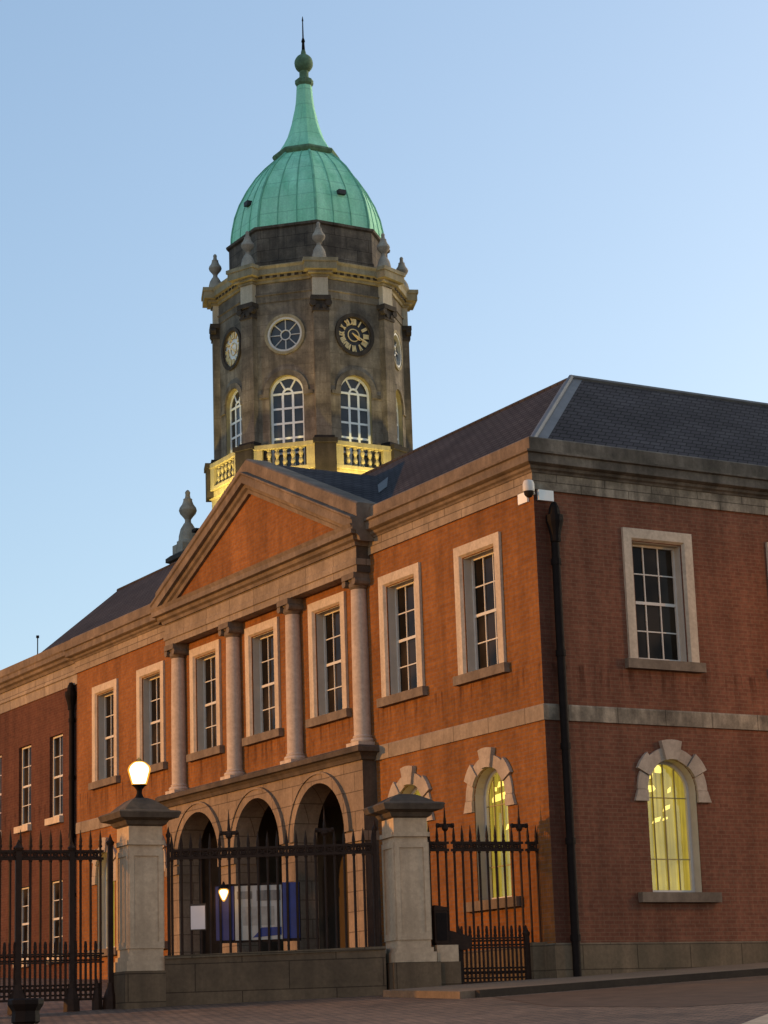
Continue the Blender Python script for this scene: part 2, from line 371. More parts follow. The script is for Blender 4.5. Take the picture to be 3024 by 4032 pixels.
def arched_window(parent, x, y, z, rz, lit=True, zb=4.12, zs=6.08, hw=.60):
    key = 'a%s%s' % (lit, zb)
    if key in sash_window.cache:
        c = dup(sash_window.cache[key]); c.parent = parent; c.location = (x, y, z); c.rotation_euler = (0, 0, rz); return c
    yy = .24; fw = .06
    b = MB()
    b.wall(arch_poly(0, hw, zb, zs), [arch_poly(0, hw-fw, zb+fw, zs)], yy, .06)
    wdw = b.build('window', WHITE, parent, (x, y, z), rz)
    b = MB(); b.box(-.010, .010, yy+.01, yy+.04, zb+fw, zs+hw-fw)
    for xx in (-.27, .27): b.box(xx-.007, xx+.007, yy+.01, yy+.04, zb+fw, zs+.45)
    for k in (1, 3):
        zz = zb+fw+(zs-zb-fw)*k/3.2; b.box(-hw+fw, hw-fw, yy+.015, yy+.035, zz-.010, zz+.010)
    b.build('glazing_bars', BARS, wdw)
    MB().prism(arch_poly(0, hw-.03, zb+.03, zs), yy+.042, yy+.05).build('pane', CLEAR, wdw)
    MB().prism(rect(-1.35, 1.35, zb-.2, zs+.95), yy+.36, yy+.38).build('curtain', CURTAIN, wdw)
    for poly in ([(-.62, -.02), (-.12, .02), (-.05, .08), (-.10, .15), (-.55, .12), (-.63, .05)], [(-.42, .26), (-.12, .28), (-.10, .38), (-.36, .37)], [(-.04, .40), (.10, .39), (.13, .48), (.06, .55), (-.04, .54)], [(-.56, .20), (-.47, .19), (-.46, .27), (-.54, .28)],
                 [(.10, -.36), (.26, -.30), (.28, -.22), (.14, -.26)], [(-.18, -.60), (.0, -.55), (.04, -.46), (-.12, -.50)], [(.08, -.54), (.2, -.50), (.2, -.46), (.1, -.49)], [(.24, .0), (.31, .03), (.32, .13), (.25, .08)]):
        MB().prism([(px_, zs+pz_) for px_, pz_ in poly], yy+.20, yy+.22).build('ceiling_lamp', ROOMLAMP, wdw)
    s = MB()                                               # blocked stone arch with keystone
    n = 7; ri = hw
    for k in range(n):
        a0 = math.pi*k/n; a1 = math.pi*(k+1)/n; g = .012
        ro, pr = ((.985, .10) if k == 3 else (.93, .075) if k in (1, 5) else (.84, .045))
        if k == 3: a0 -= .03; a1 += .03
        else: a0 += g; a1 -= g
        s.prism(arc(0, zs, ri, a0, a1, 4) + arc(0, zs, ro, a1, a0, 4), -pr, .02)
    for sg in (-1, 1):
        s.prism([(sg*hw, zs), (sg*.84, zs), (sg*.92, zs-.22), (sg*hw, zs-.22)], -.06, .02)
    s.build('surround', ARCHTRIM, wdw)
    q = MB(); pl = arch_poly(0, hw, zb, zs); nn = len(pl)
    q.add([(a*.995, .02, b_) for a, b_ in pl] + [(a*.995, yy-.002, b_) for a, b_ in pl], [(i, (i+1) % nn, (i+1) % nn+nn, i+nn) for i in range(1, nn)])
    q.build('reveal', REVEAL, wdw)
    MB().box(-.95, .95, -.14, yy+.02, zb-.19, zb-.002).build('sill', CORN, wdw)
    sash_window.cache[key] = wdw
    return wdw

# ------------------------------------------------------------------ the brick building
HALL = thing('brick_building', 'long red brick building with columned pediment, round arched porch and slate roof', 'building', (0, 0, 0))
AX = [-2.06, -5.15, -8.38, -11.6, -14.72, -18.02, -21.04]
LX = [-2.0, -5.02, -18.0, -21.1]
BY = [2.90, 6.56, 10.22]
wa = MB()
wa.wall(rect(-23.1, 0, 1.6, 12.1), [rect(x-.60, x+.60, 8.62, 11.0) for x in AX] + [arch_poly(x, .60, 4.12, 6.08) for x in LX] + [rect(-16.1, -6.72, 1.8, 7.3)], 0, .36)
wa.box(-23.1, -23.09, .0, 13.5, 1.6, 12.3)
wa.build('wall', BRICK, HALL)
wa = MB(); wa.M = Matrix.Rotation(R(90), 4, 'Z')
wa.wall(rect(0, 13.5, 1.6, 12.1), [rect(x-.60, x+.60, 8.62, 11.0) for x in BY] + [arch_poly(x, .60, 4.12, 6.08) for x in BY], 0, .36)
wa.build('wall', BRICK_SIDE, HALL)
# porch room behind the arches
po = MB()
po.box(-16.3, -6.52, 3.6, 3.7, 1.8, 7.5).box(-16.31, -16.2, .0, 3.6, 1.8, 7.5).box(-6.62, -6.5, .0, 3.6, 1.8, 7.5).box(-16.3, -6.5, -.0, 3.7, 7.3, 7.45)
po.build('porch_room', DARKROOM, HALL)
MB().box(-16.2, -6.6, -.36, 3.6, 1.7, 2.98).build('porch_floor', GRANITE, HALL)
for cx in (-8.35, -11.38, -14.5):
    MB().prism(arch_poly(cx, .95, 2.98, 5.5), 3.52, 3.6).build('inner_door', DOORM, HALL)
# plinth and string courses
PLP = [(0, 1.6), (.07, 1.6), (.07, 3.15), (.03, 3.19), (0, 3.19)]; STP = [(0, 7.34), (.04, 7.34), (.04, 7.62), (.02, 7.65), (0, 7.65)]
PR_ = [(-6.42, 0), (0, 0), (0, 13.5)]; PL_ = [(-23.1, 0), (-16.4, 0)]
MB().sweep(PLP, PR_).build('plinth', PLINTH, HALL); MB().sweep(PLP, PL_).build('plinth', PLINTH, HALL)
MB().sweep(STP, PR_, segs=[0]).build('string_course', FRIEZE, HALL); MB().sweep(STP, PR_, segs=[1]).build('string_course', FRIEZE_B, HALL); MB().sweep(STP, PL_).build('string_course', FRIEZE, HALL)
P3 = [(-23.1, 3.0), (-23.1, 0), (0, 0), (0, 13.5)]
CP = [(0, 12.162), (.07, 12.162), (.09, 12.20), (.14, 12.23), (.16, 12.28), (.22, 12.30), (.26, 12.32), (.26, 12.49), (.31, 12.51), (.31, 12.55), (.15, 12.57), (-.2, 12.56)]
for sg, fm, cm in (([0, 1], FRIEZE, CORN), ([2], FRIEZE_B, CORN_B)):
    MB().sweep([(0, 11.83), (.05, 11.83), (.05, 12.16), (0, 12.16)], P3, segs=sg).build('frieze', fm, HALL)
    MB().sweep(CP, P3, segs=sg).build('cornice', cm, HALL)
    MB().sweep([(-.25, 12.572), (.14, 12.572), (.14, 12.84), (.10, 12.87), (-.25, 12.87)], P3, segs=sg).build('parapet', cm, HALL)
for x in AX: sash_window(HALL, x, 0, 0, 0)
for y in BY: sash_window(HALL, 0, y, 0, R(90))
for x in LX: arched_window(HALL, x, 0, 0, 0)
for y in BY: arched_window(HALL, 0, y, 0, R(90))
# roofs
zr, hy = 15.55, 3.66
rf = MB()
rf.add([(.0, .0, 12.75), (-26.2, .0, 12.85), (-28.67, hy, zr), (-hy, hy, zr), (-31.3, hy, 12.85), (-26.2, 2*hy, 12.85), (-hy*2, 2*hy, 12.8), (.0, 13.5, 12.75), (-hy, 13.5, zr), (-hy*2, 13.5, 12.8)],
       [(0, 1, 2, 3), (1, 4, 2), (2, 4, 5), (3, 2, 5, 6), (0, 3, 8, 7), (3, 6, 9, 8), (7, 8, 9)])
roof = rf.build('roof', SLATE, HALL)
MB().tube((-hy-.1, hy, zr), (-28.67, hy, zr), .05, 6).build('ridge_tiles', SLATE, HALL)
hp = MB(); hp.tube((-.1, .1, 12.85), (-hy, hy, zr+.03), .06, 6); hp.tube((-hy, hy, zr+.02), (-hy, 13.5, zr+.02), .06, 6)
hp.build('ridge_lead', LEAD, HALL)
# lead flashing beside the front hip
nA = Vector((0, -(zr-12.8), hy)).normalized(); nB = Vector(((zr-12.8), 0, hy)).normalized()
h0 = Vector((-.12, .12, 12.84)); h1 = Vector((-hy, hy, zr)); fl = MB()
for nn_, du in ((nA, Vector((-.24, 0, 0))), (nB, Vector((0, .30, 0)))):
    o_ = nn_*.012
    fl.add([h0+o_, h1+o_, h1+du+o_, h0+du+o_], [(0, 1, 2, 3)])
fl.build('hip_flashing', LEAD, HALL)
# portico: arcade front, entablature, columns, pediment
XL, XR, YF = -16.4, -6.42, -.34
ac = [-8.38, -11.40, -14.56]
ar = MB()
ar.wall(rect(XL, XR, 1.6, 7.36), [arch_poly(c, 1.17, 1.9, 5.9, 24) for c in ac], YF, .55)
ar.build('arcade', ARCADE, HALL)
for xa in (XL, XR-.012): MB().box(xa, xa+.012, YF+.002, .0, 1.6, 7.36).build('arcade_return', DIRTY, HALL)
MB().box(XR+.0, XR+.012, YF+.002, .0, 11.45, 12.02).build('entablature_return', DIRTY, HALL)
im = MB()
for c in ac: im.prism(arc(c, 5.9, 1.172, 0, math.pi, 24) + arc(c, 5.9, 1.37, math.pi, 0, 24), YF-.05, YF+.03)
for c in ac: im.prism(arc(c, 5.9, 1.37, 0, math.pi, 24) + arc(c, 5.9, 1.42, math.pi, 0, 24), YF-.08, YF+.03)
im.build('archivolt', ARCADE, HALL)
xs = [XR] + [v for c in ac for v in (c+1.17, c-1.17)] + [XL]
for k in range(0, len(xs), 2):
    MB().box(xs[k+1]-.03, xs[k]+.03, YF-.06, YF+.52, 5.66, 5.86).build('impost', ARCADE, HALL)
    MB().box(xs[k+1]-.04, xs[k]+.04, YF-.05, YF+.5, 1.6, 3.42).build('pier_base', ARCADE, HALL)
PP = [(XL, .0), (XL, YF), (XR, YF), (XR, .0)]
PW = [(XL, .0), (XL, YF), (XR, YF), (XR, .0)]
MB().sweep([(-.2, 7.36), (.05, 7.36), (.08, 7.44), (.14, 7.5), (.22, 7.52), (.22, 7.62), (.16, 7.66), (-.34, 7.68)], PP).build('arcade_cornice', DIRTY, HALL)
colb = MB(); cr = .195
colb.lathe([(cr*1.0, .22), (cr*1.0, 1.2), (cr*.97, 2.2), (cr*.88, 3.45)], 20)
capb = MB(); capb.lathe([(cr*.9, 3.45), (cr*1.1, 3.50), (cr*1.1, 3.58), (cr*.95, 3.6), (cr*1.15, 3.66)], 20).box(-.27, .27, -.27, .27, 3.66, 3.79)
for sg in (-1, 1): capb.tube((sg*.22, -.25, 3.60), (sg*.22, .25, 3.60), .085, 10)
basb = MB(); basb.box(-.27, .27, -.27, .27, 0, .10).lathe([(.26, .10), (.275, .14), (.26, .18), (.21, .2), (.225, .23), (cr, .26)], 20)
col0 = None
for cx in (-6.73, -9.83, -12.93, -16.08):
    if col0 is None:
        col0 = colb.build('column', COLUMN, HALL, (cx, -.13, 7.66), 0, True); capb.build('capital', CORN, col0, smooth=True); basb.build('base', COLUMN, col0, smooth=True)
    else:
        c = dup(col0); c.location = (cx, -.13, 7.66)
en = MB(); en.sweep([(-.3, 11.45), (.0, 11.45), (.0, 11.60), (.03, 11.61), (.03, 11.74), (.0, 11.76), (.0, 12.02), (-.3, 12.02)], PW)
en.build('entablature', FRIEZE, HALL)
MB().sweep([(-.3, 12.022), (.05, 12.022), (.07, 12.1), (.14, 12.14), (.16, 12.22), (.26, 12.24), (.26, 12.36), (.30, 12.44), (-.3, 12.46)], PW).build('portico_cornice', CORN, HALL)
xm = (XL+XR)/2
ty = MB(); ty.prism([(XL+.2, 12.44), (XR-.2, 12.44), (xm, 14.55)], YF+.02, YF+.3); ty.build('tympanum', BRICK, HALL)
def rake(prof, name, mat, xo=.30, z0=12.40):
    sl = (14.34-12.44)/((XR-.55)-xm)
    b = MB(); n = len(prof); vs = []
    for x in (XL-xo, xm, XR+xo):
        base = 12.44+ (14.34-12.44) - sl*abs(x-xm)
        for d, h in prof: vs.append((x, YF-d, base+h))
    fs = [(i*n+k, (i+1)*n+k, (i+1)*n+k+1, i*n+k+1) for i in range(2) for k in range(n-1)] + [tuple(range(n)), tuple(range(2*n, 3*n))]
    b.add(vs, fs); b.build(name, mat, HALL)
rake([(-.3, 0), (.06, 0), (.08, .1), (.14, .14), (.16, .22), (.25, .24), (.25, .44), (.29, .47), (.29, .51), (.1, .53), (-.3, .53)], 'raking_cornice', CORN)
rake([(-.3, .531), (.13, .531), (.13, .82), (.08, .85), (-.45, .85)], 'raking_parapet', CORN)
sl = (14.34-12.44)/((XR-.55)-xm)
pr = MB(); zt_ = 15.12
pr.add([(xm, -.05, zt_), (xm, 3.4, zt_), (XR+.3, -.05, zt_-sl*(XR+.3-xm)), (XR+.3, 3.4, zt_-sl*(XR+.3-xm)), (XL-.3, -.05, zt_-sl*(xm-XL+.3)), (XL-.3, 3.4, zt_-sl*(xm-XL+.3))], [(0, 2, 3, 1), (0, 1, 5, 4)])
pr.build('pediment_roof', SLATE, HALL)
MB().add([(x_, y_, 12.75+.765*y_+.02) for x_, y_ in ((-9.5, 2.06), (-8.2, 1.32), (-8.2, 1.55), (-9.5, 2.35))], [(0, 1, 2, 3)]).build('valley_flashing', LEAD, HALL)

# ------------------------------------------------------------------ left wing
WY = .15
WING = thing('brick_wing', 'plainer dark brick wing with small sash windows, left of the columned building', 'building', (-23.1, WY, 0))
WX = [-25.03, -27.5, -29.97, -32.44, -34.9]
ww = MB(); ww.wall(rect(-38, -23.1, 1.6, 11.62), [rect(x-.5, x+.5, 8.0, 10.36) for x in WX] + [rect(x-.5, x+.5, 4.1, 6.22) for x in WX], 0, .3)
ww.box(-38, -37.99, .0, 9, 1.6, 12)
o = ww.build('wall', BRICK_WING, WING, (23.1, 0, 0))
for x in WX:
    sash_window(WING, x+23.1, 0, 0, 0, .5, 8.0, 10.36, False, 2, .10, True, .56)
    sash_window(WING, x+23.1, 0, 0, 0, .5, 4.1, 6.22, False, 2, .10, True, .56)
WP = [(-38, WY), (-23.12, WY)]
WINGSTONE = mat_stone('wing_frieze_stone', (.36, .285, .215), (.16, .125, .095), .6, block=(1.4, 3.))
def wsw(prof, name, mat): MB().sweep(prof, [(-14.9, 0), (-.02, 0)]).build(name, mat, WING)
wsw([(-.2, 11.60), (.03, 11.60), (.05, 11.86), (.09, 11.88), (.09, 11.92), (.04, 11.94), (.04, 12.2), (-.2, 12.2)], 'frieze', WINGSTONE)
wsw([(-.2, 12.202), (.08, 12.202), (.12, 12.28), (.2, 12.32), (.22, 12.4), (.30, 12.44), (.30, 12.56), (.33, 12.6), (-.2, 12.62)], 'cornice', CORN)
wsw([(-.2, 12.622), (.2, 12.622), (.22, 12.86), (.16, 12.89), (-.2, 12.89)], 'parapet', CORN)
MB().add([(-14.9, 0, 12.7), (-.1, 0, 12.7), (-.1, 5, 13.3), (-14.9, 5, 13.3), (-14.9, 9, 12.0), (-.1, 9, 12.0)], [(0, 1, 2, 3), (3, 2, 5, 4)]).build('roof', SLATE, WING)

# ------------------------------------------------------------------ down pipes, security camera, antenna
def downpipe(label, base, top, x, y, rz, rr=.075):
    t = thing('downpipe', label, 'drainpipe', (x, y, base), rz)
    b = MB(); h = top-base; b.tube((0, -.10, 0), (0, -.10, h-.45), rr, 12)
    b.build('pipe', PIPE, t, smooth=True)
    q = MB(); q.lathe([(rr*1.25, h-.62), (rr*1.3, h-.5), (.13, h-.36), (.17, h-.22), (.17, h-.1), (.12, h-.1), (.1, h+.05), (.05, h+.16)], 12, (0, -.12, 0)); q.build('hopper_head', PIPE, t)
    for k in range(5):
        z = h*(.08+.2*k); c = MB(); c.lathe([(rr*1.22, z), (rr*1.22, z+.12)], 12, (0, -.10, 0)).box(-.05, .05, -.1, .0, z+.02, z+.10); c.build('bracket', PIPE, t)
downpipe('black downpipe with hopper head on the brick wall near the building corner', 2.5, 11.42, 0, .38, R(90), .08)
downpipe('black downpipe where the dark wing meets the taller building, behind the tall railings', 3.4, 11.5, -23.62, WY, 0, .075)
cc = thing('security_camera', 'white dome security camera on a corner bracket under the cornice', 'camera', (0, 0, 11.62))
b = MB(); b.box(-.48, -.16, -.05, -.002, 0.0, .22).build('mounting_plate', BRIGHT_WHITE, cc)
b = MB(); b.box(.002, .06, .08, .43, 0.0, .21).build('mounting_plate', BRIGHT_WHITE, cc)
b = MB(); b.tube((0, 0, .13), (.33, -.33, .19), .035, 8).build('arm', WHITE, cc)
b = MB(); b.lathe([(.04, .29), (.09, .27), (.115, .2), (.115, .08), (.11, .06)], 16, (.34, -.34, 0)).build('housing', WHITE, cc, smooth=True)
b = MB(); b.lathe([(.10, .06), (.09, 0), (.05, -.05), (.01, -.065)], 16, (.34, -.34, 0)).build('lens_dome', GLASS, cc, smooth=True)
an = MB(); an.tube((0, 0, -1.3), (0, 0, .42), .018, 6).tube((0, 0, .42), (0, 0, .5), .05, 6)
tag(an.build('roof_antenna', PIPE, None, (-31.27, 2.0, 13.95)), 'thin pole standing on the roof of the dark wing', 'antenna')

# ------------------------------------------------------------------ clock tower
TX, TY = -31.5, 12.35
TOW = thing('clock_tower', 'octagonal stone clock tower with green copper dome and spire', 'tower', (TX, TY, 0))
PH = R(22.5); AP = math.cos(PH)
RS = 3.37; apo = RS*AP; hwf = RS*math.sin(PH)
def octo(prof, name, mat, smooth=False): return MB().lathe(prof, 8, (0, 0, 0), PH).build(name, mat, TOW)
def octring(prof, name, mat):            # profile (circumradius, z) as a ring
    return MB().lathe(prof, 8, (0, 0, 0), PH).build(name, mat, TOW)
b = MB(); b.box(-3.72, 3.72, -3.72, 3.72, 2, 18.1); b.build('podium', TOWER, TOW)
b = MB(); b.sweep([(0, 18.0), (.05, 18.0), (.12, 18.12), (.22, 18.16), (.22, 18.30), (.1, 18.40), (-.4, 18.42), (-3.7, 18.43)], [(-3.72, -3.72), (3.72, -3.72), (3.72, 3.72), (-3.72, 3.72)], True); b.build('podium_cornice', TOWER_DARK, TOW)
octo([(3.66, 18.3), (3.66, 19.0), (3.60, 19.05), (3.60, 19.9), (3.70, 19.95), (3.70, 20.15), (3.3, 20.16)], 'tower_base', BAL)
sh = MB()
def face_m(az, ap=apo): return Matrix.Rotation(az+R(90), 4, 'Z') @ Matrix.Translation((0, -ap, 0))
AZS = [R(45*k) for k in range(8)]
def face_loc(az, ap, z=0): return (ap*math.cos(az), ap*math.sin(az), z)
for az in AZS:
    sh.M = face_m(az); sh.wall(rect(-hwf, hwf, 19.9, 26.3), [arch_poly(0, .61, 20.3, 23.0, 18), [(.63*math.cos(-t*math.pi/12), 25.06+.63*math.sin(-t*math.pi/12)) for t in range(24)]], 0, .32)
sh.M = Matrix.Identity(4); sh.build('shaft', TOWER, TOW)
MB().lathe([(2.6, 19.8), (2.6, 26.2)], 8, (0, 0, 0), PH).build('inner_core', DIAL, TOW)
# pilasters, pedestals, urns at the eight corners
pilb = MB(); pilb.box(-.26, .26, -.12, .25, 21.25, 25.72)
capt = MB(); capt.box(-.29, .29, -.16, .2, 25.72, 25.80).box(-.27, .27, -.13, .2, 25.80, 26.1).box(-.34, .34, -.22, .2, 26.1, 26.26)
for sg in (-1, 1): capt.tube((sg*.27, -.2, 26.0), (sg*.27, -.02, 26.0), .12, 8); capt.tube((sg*.12, -.19, 25.86), (sg*.12, -.02, 25.86), .08, 8)
pedb = MB(); pedb.box(-.36, .36, -.42, .3, 19.95, 21.0).box(-.41, .41, -.47, .3, 21.0, 21.16).box(-.34, .34, -.25, .3, 21.16, 21.3)
blk = MB(); blk.box(-.27, .27, -.10, .25, 26.262, 26.95)
resb = MB(); resb.box(-.32, .32, -.16, .25, 26.95, 27.04).box(-.42, .42, -.28, .2, 27.04, 27.14).box(-.56, .56, -.43, .2, 27.142, 27.40).box(-.60, .60, -.47, .2, 27.40, 27.53)
def urn_mb(h=1.45):
    k = h/1.45; p = [(.30, 0), (.30, .07), (.255, .10), (.245, .22), (.20, .40), (.12, .54), (.085, .58), (.08, .66), (.12, .72), (.205, .82), (.235, .90), (.215, .97), (.15, 1.06), (.115, 1.16), (.12, 1.20), (.075, 1.23), (.06, 1.32), (.07, 1.38), (.04, 1.43), (.01, 1.45)]
    return MB().lathe([(a*k, z*k) for a, z in p], 14)
urb = urn_mb()
proto = None
for k in range(8):
    az = R(45*k)+PH; mx = Matrix.Rotation(az+R(90), 4, 'Z') @ Matrix.Translation((0, -RS, 0))
    l = (RS*math.cos(az), RS*math.sin(az), 0); rz = az+R(90); lu = (3.36*math.cos(az), 3.36*math.sin(az), 27.53)
    if k == 0:
        proto = [pilb.build('pilaster', TOWER, TOW, l, rz)]
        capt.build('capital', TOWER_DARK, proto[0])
        proto.append(pedb.build('pedestal', PED_SHADE, TOW, l, rz)); proto.append(blk.build('frieze_block', FRIEZEBLOCK, TOW, l, rz)); proto.append(resb.build('cornice_block', TOWER_LIGHT, TOW, l, rz))
        un = urb.build('urn', URN, TOW, lu, 0, True)
    else:
        for p in proto: q = dup(p); q.location = l; q.rotation_euler = (0, 0, rz)
        q = dup(un); q.location = lu
for sx, sy in ((-1, -1), (-1, 1)):
    if True:
        big = urn_mb(2.0)
        d = big.build('urn', URN, TOW, (sx*3.33, sy*3.33, 18.75), 0, True)
        MB().box(-.42, .42, -.42, .42, -.33, .0).build('plinth_block', URN, d)
# entablature, cornice, drum, dome
octo([(RS+.03, 26.261), (RS+.03, 26.5), (RS+.07, 26.52), (RS+.07, 26.56), (RS+.02, 26.58), (RS+.02, 26.94), (2.5, 26.95)], 'entablature', TOWER)
octo([(RS+.02, 26.951), (RS+.08, 26.96), (RS+.10, 27.05), (RS+.20, 27.08), (RS+.20, 27.16), (RS+.32, 27.19), (RS+.32, 27.38), (RS+.38, 27.47), (RS+.38, 27.50), (2.4, 27.66)], 'cornice', TOWER_LIGHT)
for az in AZS:
    dn = MB()
    for k in range(-4, 5): dn.box(k*.26-.07, k*.26+.07, -.21, -.10, 27.085, 27.185)
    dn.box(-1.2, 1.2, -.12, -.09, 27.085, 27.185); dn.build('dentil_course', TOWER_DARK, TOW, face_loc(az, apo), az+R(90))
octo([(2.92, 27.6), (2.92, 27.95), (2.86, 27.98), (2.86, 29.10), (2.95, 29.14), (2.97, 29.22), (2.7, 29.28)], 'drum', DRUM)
dp = [(2.76, 29.27), (2.75, 29.55), (2.71, 29.85), (2.61, 30.35), (2.44, 30.83), (2.16, 31.37), (1.82, 31.88), (1.49, 32.25), (1.15, 32.56)]
dome = octo(dp, 'dome', COPPER)
octo([(1.10, 32.5), (1.20, 32.62), (1.24, 32.7), (1.2, 32.78), (1.02, 32.86)], 'spire_collar', COPPER_DARK)
octo([(1.02, 32.84), (.97, 32.96), (.79, 33.24), (.66, 33.5), (.57, 33.78), (.49, 34.05), (.43, 34.35), (.37, 34.6), (.33, 34.85), (.30, 35.2), (.28, 35.57)], 'spire', COPPER)
for k in range(8):                        # standing seams and arrises of the dome
    for t in (0., 1/3, 2/3):
        sm = MB(); a0 = R(45*k)+PH; a1 = a0+R(45)
        for (ra, za), (rb, zb_) in zip(dp[:-1], dp[1:]):
            def pt(rr, z):
                p0 = Vector((rr*math.cos(a0), rr*math.sin(a0), z)); p1 = Vector((rr*math.cos(a1), rr*math.sin(a1), z)); return p0.lerp(p1, t)
            sm.tube(pt(ra, za), pt(rb, zb_), .05 if t == 0 else .026, 5)
        sm.build('seam', COPPER_SEAM, dome)
for az in (0, R(-90)):
    hb = MB(); hb.M = Matrix.Rotation(az+R(90), 4, 'Z') @ Matrix.Translation((.05, -2.42, 30.45)); hb.box(-.14, .14, -.10, .3, 0, .16)
    hb.build('vent', DIAL, dome)
octo([(.28, 35.5), (.34, 35.6), (.34, 35.74), (.25, 35.8)], 'finial_collar', COPPER_DARK)
b = MB(); b.lathe([(.22, 35.78), (.17, 35.9), (.17, 36.05)] + [(.345*math.cos(t), 36.42+.37*math.sin(t)) for t in [R(-60+15*i) for i in range(10)]] + [(.10, 36.83), (.07, 36.95)], 16); b.build('finial_ball', COPPER_DARK, TOW, smooth=True)
b = MB(); b.lathe([(.07, 36.9), (.05, 37.25), (.075, 37.3), (.06, 37.36), (.03, 37.45), (.02, 38.1), (.035, 38.13), (.01, 38.3)], 8); b.build('weather_rod', PIPE, TOW)
# windows, dials, balustrades
tb = MB(); hw, zb, zs, fw = .61, 20.3, 23.0, .085; yy = .16
tb.wall(arch_poly(0, hw, zb, zs, 20), [arch_poly(0, hw-fw, zb+fw, zs, 20)], yy, .07)
for xx in (-.18, .18): tb.box(xx-.04, xx+.04, yy+.005, yy+.05, zb+fw, zs)
for k in range(0, 6):
    zz = zb+fw+(zs-zb-fw)*k/5; tb.box(-hw+fw, hw-fw, yy+.008, yy+.048, zz-.036, zz+.036)
for a in (60, 120): tb.tube((.14*math.cos(R(a)), yy+.03, zs+.14*math.sin(R(a))), ((hw-.04)*math.cos(R(a)), yy+.03, zs+(hw-.04)*math.sin(R(a))), .036, 6)
tb.prism(arc(0, zs, .13, 0, math.pi, 10) + arc(0, zs, .20, math.pi, 0, 10), yy+.006, yy+.05)
tp = MB().prism(arch_poly(0, hw-.03, zb+.02, zs, 20), yy+.03, yy+.036)
tsr = MB(); tsr.prism(arc(0, zs, .612, 0, math.pi, 20) + arc(0, zs, .80, math.pi, 0, 20), -.05, .02); tsr.box(-.95, -.612, -.05, .02, zs-.14, zs-.002).box(.612, .95, -.05, .02, zs-.14, zs-.002)
trv = MB(); pl_ = arch_poly(0, .607, zb, zs, 20); n_ = len(pl_); trv.add([(a, .021, c) for a, c in pl_] + [(a, yy-.002, c) for a, c in pl_], [(i, (i+1) % n_, (i+1) % n_+n_, i+n_) for i in range(1, n_)])
w0 = None
for az in AZS:
    if w0 is None:
        w0 = tb.build('arched_window', BRIGHT_WHITE, TOW, face_loc(az, apo), az+R(90)); tp.build('pane', GLASS_TOWER, w0); tsr.build('surround', TOWER, w0); trv.build('reveal', BAL, w0)
    else: q = dup(w0); q.location = face_loc(az, apo); q.rotation_euler = (0, 0, az+R(90))
def ring(b, r0, r1, y0, y1, n=28, cz=25.06):
    vs = [(rr*math.cos(2*math.pi*k/n), y, cz+rr*math.sin(2*math.pi*k/n)) for rr, y in ((r0, y0), (r0, y1), (r1, y1), (r1, y0)) for k in range(n)]
    b.add(vs, [(i*n+k, i*n+(k+1) % n, ((i+1) % 4)*n+(k+1) % n, ((i+1) % 4)*n+k) for i in range(4) for k in range(n)])
rb = MB(); ring(rb, .55, .62, -.03, .16); ring(rb, .15, .19, .06, .11)
for k in range(8):
    a = R(45*k); rb.tube((.17*math.cos(a), .085, 25.06+.17*math.sin(a)), (.56*math.cos(a), .085, 25.06+.56*math.sin(a)), .022, 5)
rp = MB().prism([(.57*math.cos(R(15*k)), 25.06+.57*math.sin(R(15*k))) for k in range(24)], .10, .11)
def numerals(b, r0, r1, ww_):
    NUM = ['XII', 'I', 'II', 'III', 'IIII', 'V', 'VI', 'VII', 'VIII', 'IX', 'X', 'XI']
    old = b.M.copy()
    for h, s_ in enumerate(NUM):
        wd = {'I': .055, 'V': .10, 'X': .10}; tot = sum(wd[c] for c in s_); x = -tot/2
        b.M = old @ Matrix.Translation((0, 0, 25.06)) @ Matrix.Rotation(R(30*h), 4, 'Y')
        for c in s_:
            xc = x+wd[c]/2; x += wd[c]; ya, yb = .0, .03
            if c == 'I': b.box(xc-ww_, xc+ww_, ya, yb, r0, r1)
            elif c == 'V':
                for sg in (-1, 1): b.prism([(xc-ww_*.8, r0), (xc+ww_*.8, r0), (xc+sg*.04+ww_*.8, r1), (xc+sg*.04-ww_*.8, r1)], ya+.002*sg, yb+.002*sg)
            else:
                for sg in (-1, 1): b.prism([(xc-sg*.04-ww_*.8, r0), (xc-sg*.04+ww_*.8, r0), (xc+sg*.04+ww_*.8, r1), (xc+sg*.04-ww_*.8, r1)], ya+.002*sg, yb+.002*sg)
    b.M = old
def clock(az, dial_mat):
    d = MB().prism([(.64*math.cos(R(12*k)), 25.06+.64*math.sin(R(12*k))) for k in range(30)], .06, .12).build('clock_dial', dial_mat, TOW, face_loc(az, apo), az+R(90))
    d['label'] = 'clock dial on the left face with its glare painted pale' if dial_mat is GLAREDIAL else 'dark clock dial with gilded numerals'
    b = MB(); ring(b, .635, .76, -.07, .1); b.build('clock_rim', TOWER_DARK, d)
    b = MB(); b.M = Matrix.Translation((0, .015, 0)); numerals(b, .37, .59, .025); b.build('numerals', GOLD, d)
    b = MB(); ring(b, .20, .235, .03, .05); b.build('chapter_ring', GOLD, d)
    for nm, ang, ln, wd in (('hour_hand', 128, .30, .035), ('minute_hand', 116, .52, .024)):
        b = MB(); b.M = Matrix.Translation((0, 0 if nm == 'hour_hand' else -.03, 25.06)) @ Matrix.Rotation(R(ang), 4, 'Y'); b.prism([(-wd*.5, -.1), (wd*.5, -.1), (wd, ln*.7), (0, ln), (-wd, ln*.7)], -.02, .0); b.build(nm, GOLD, d)
for k, az in enumerate(AZS):
    if k % 2 == 0: clock(az, GLAREDIAL if k == 6 else DIAL)
rw0 = None
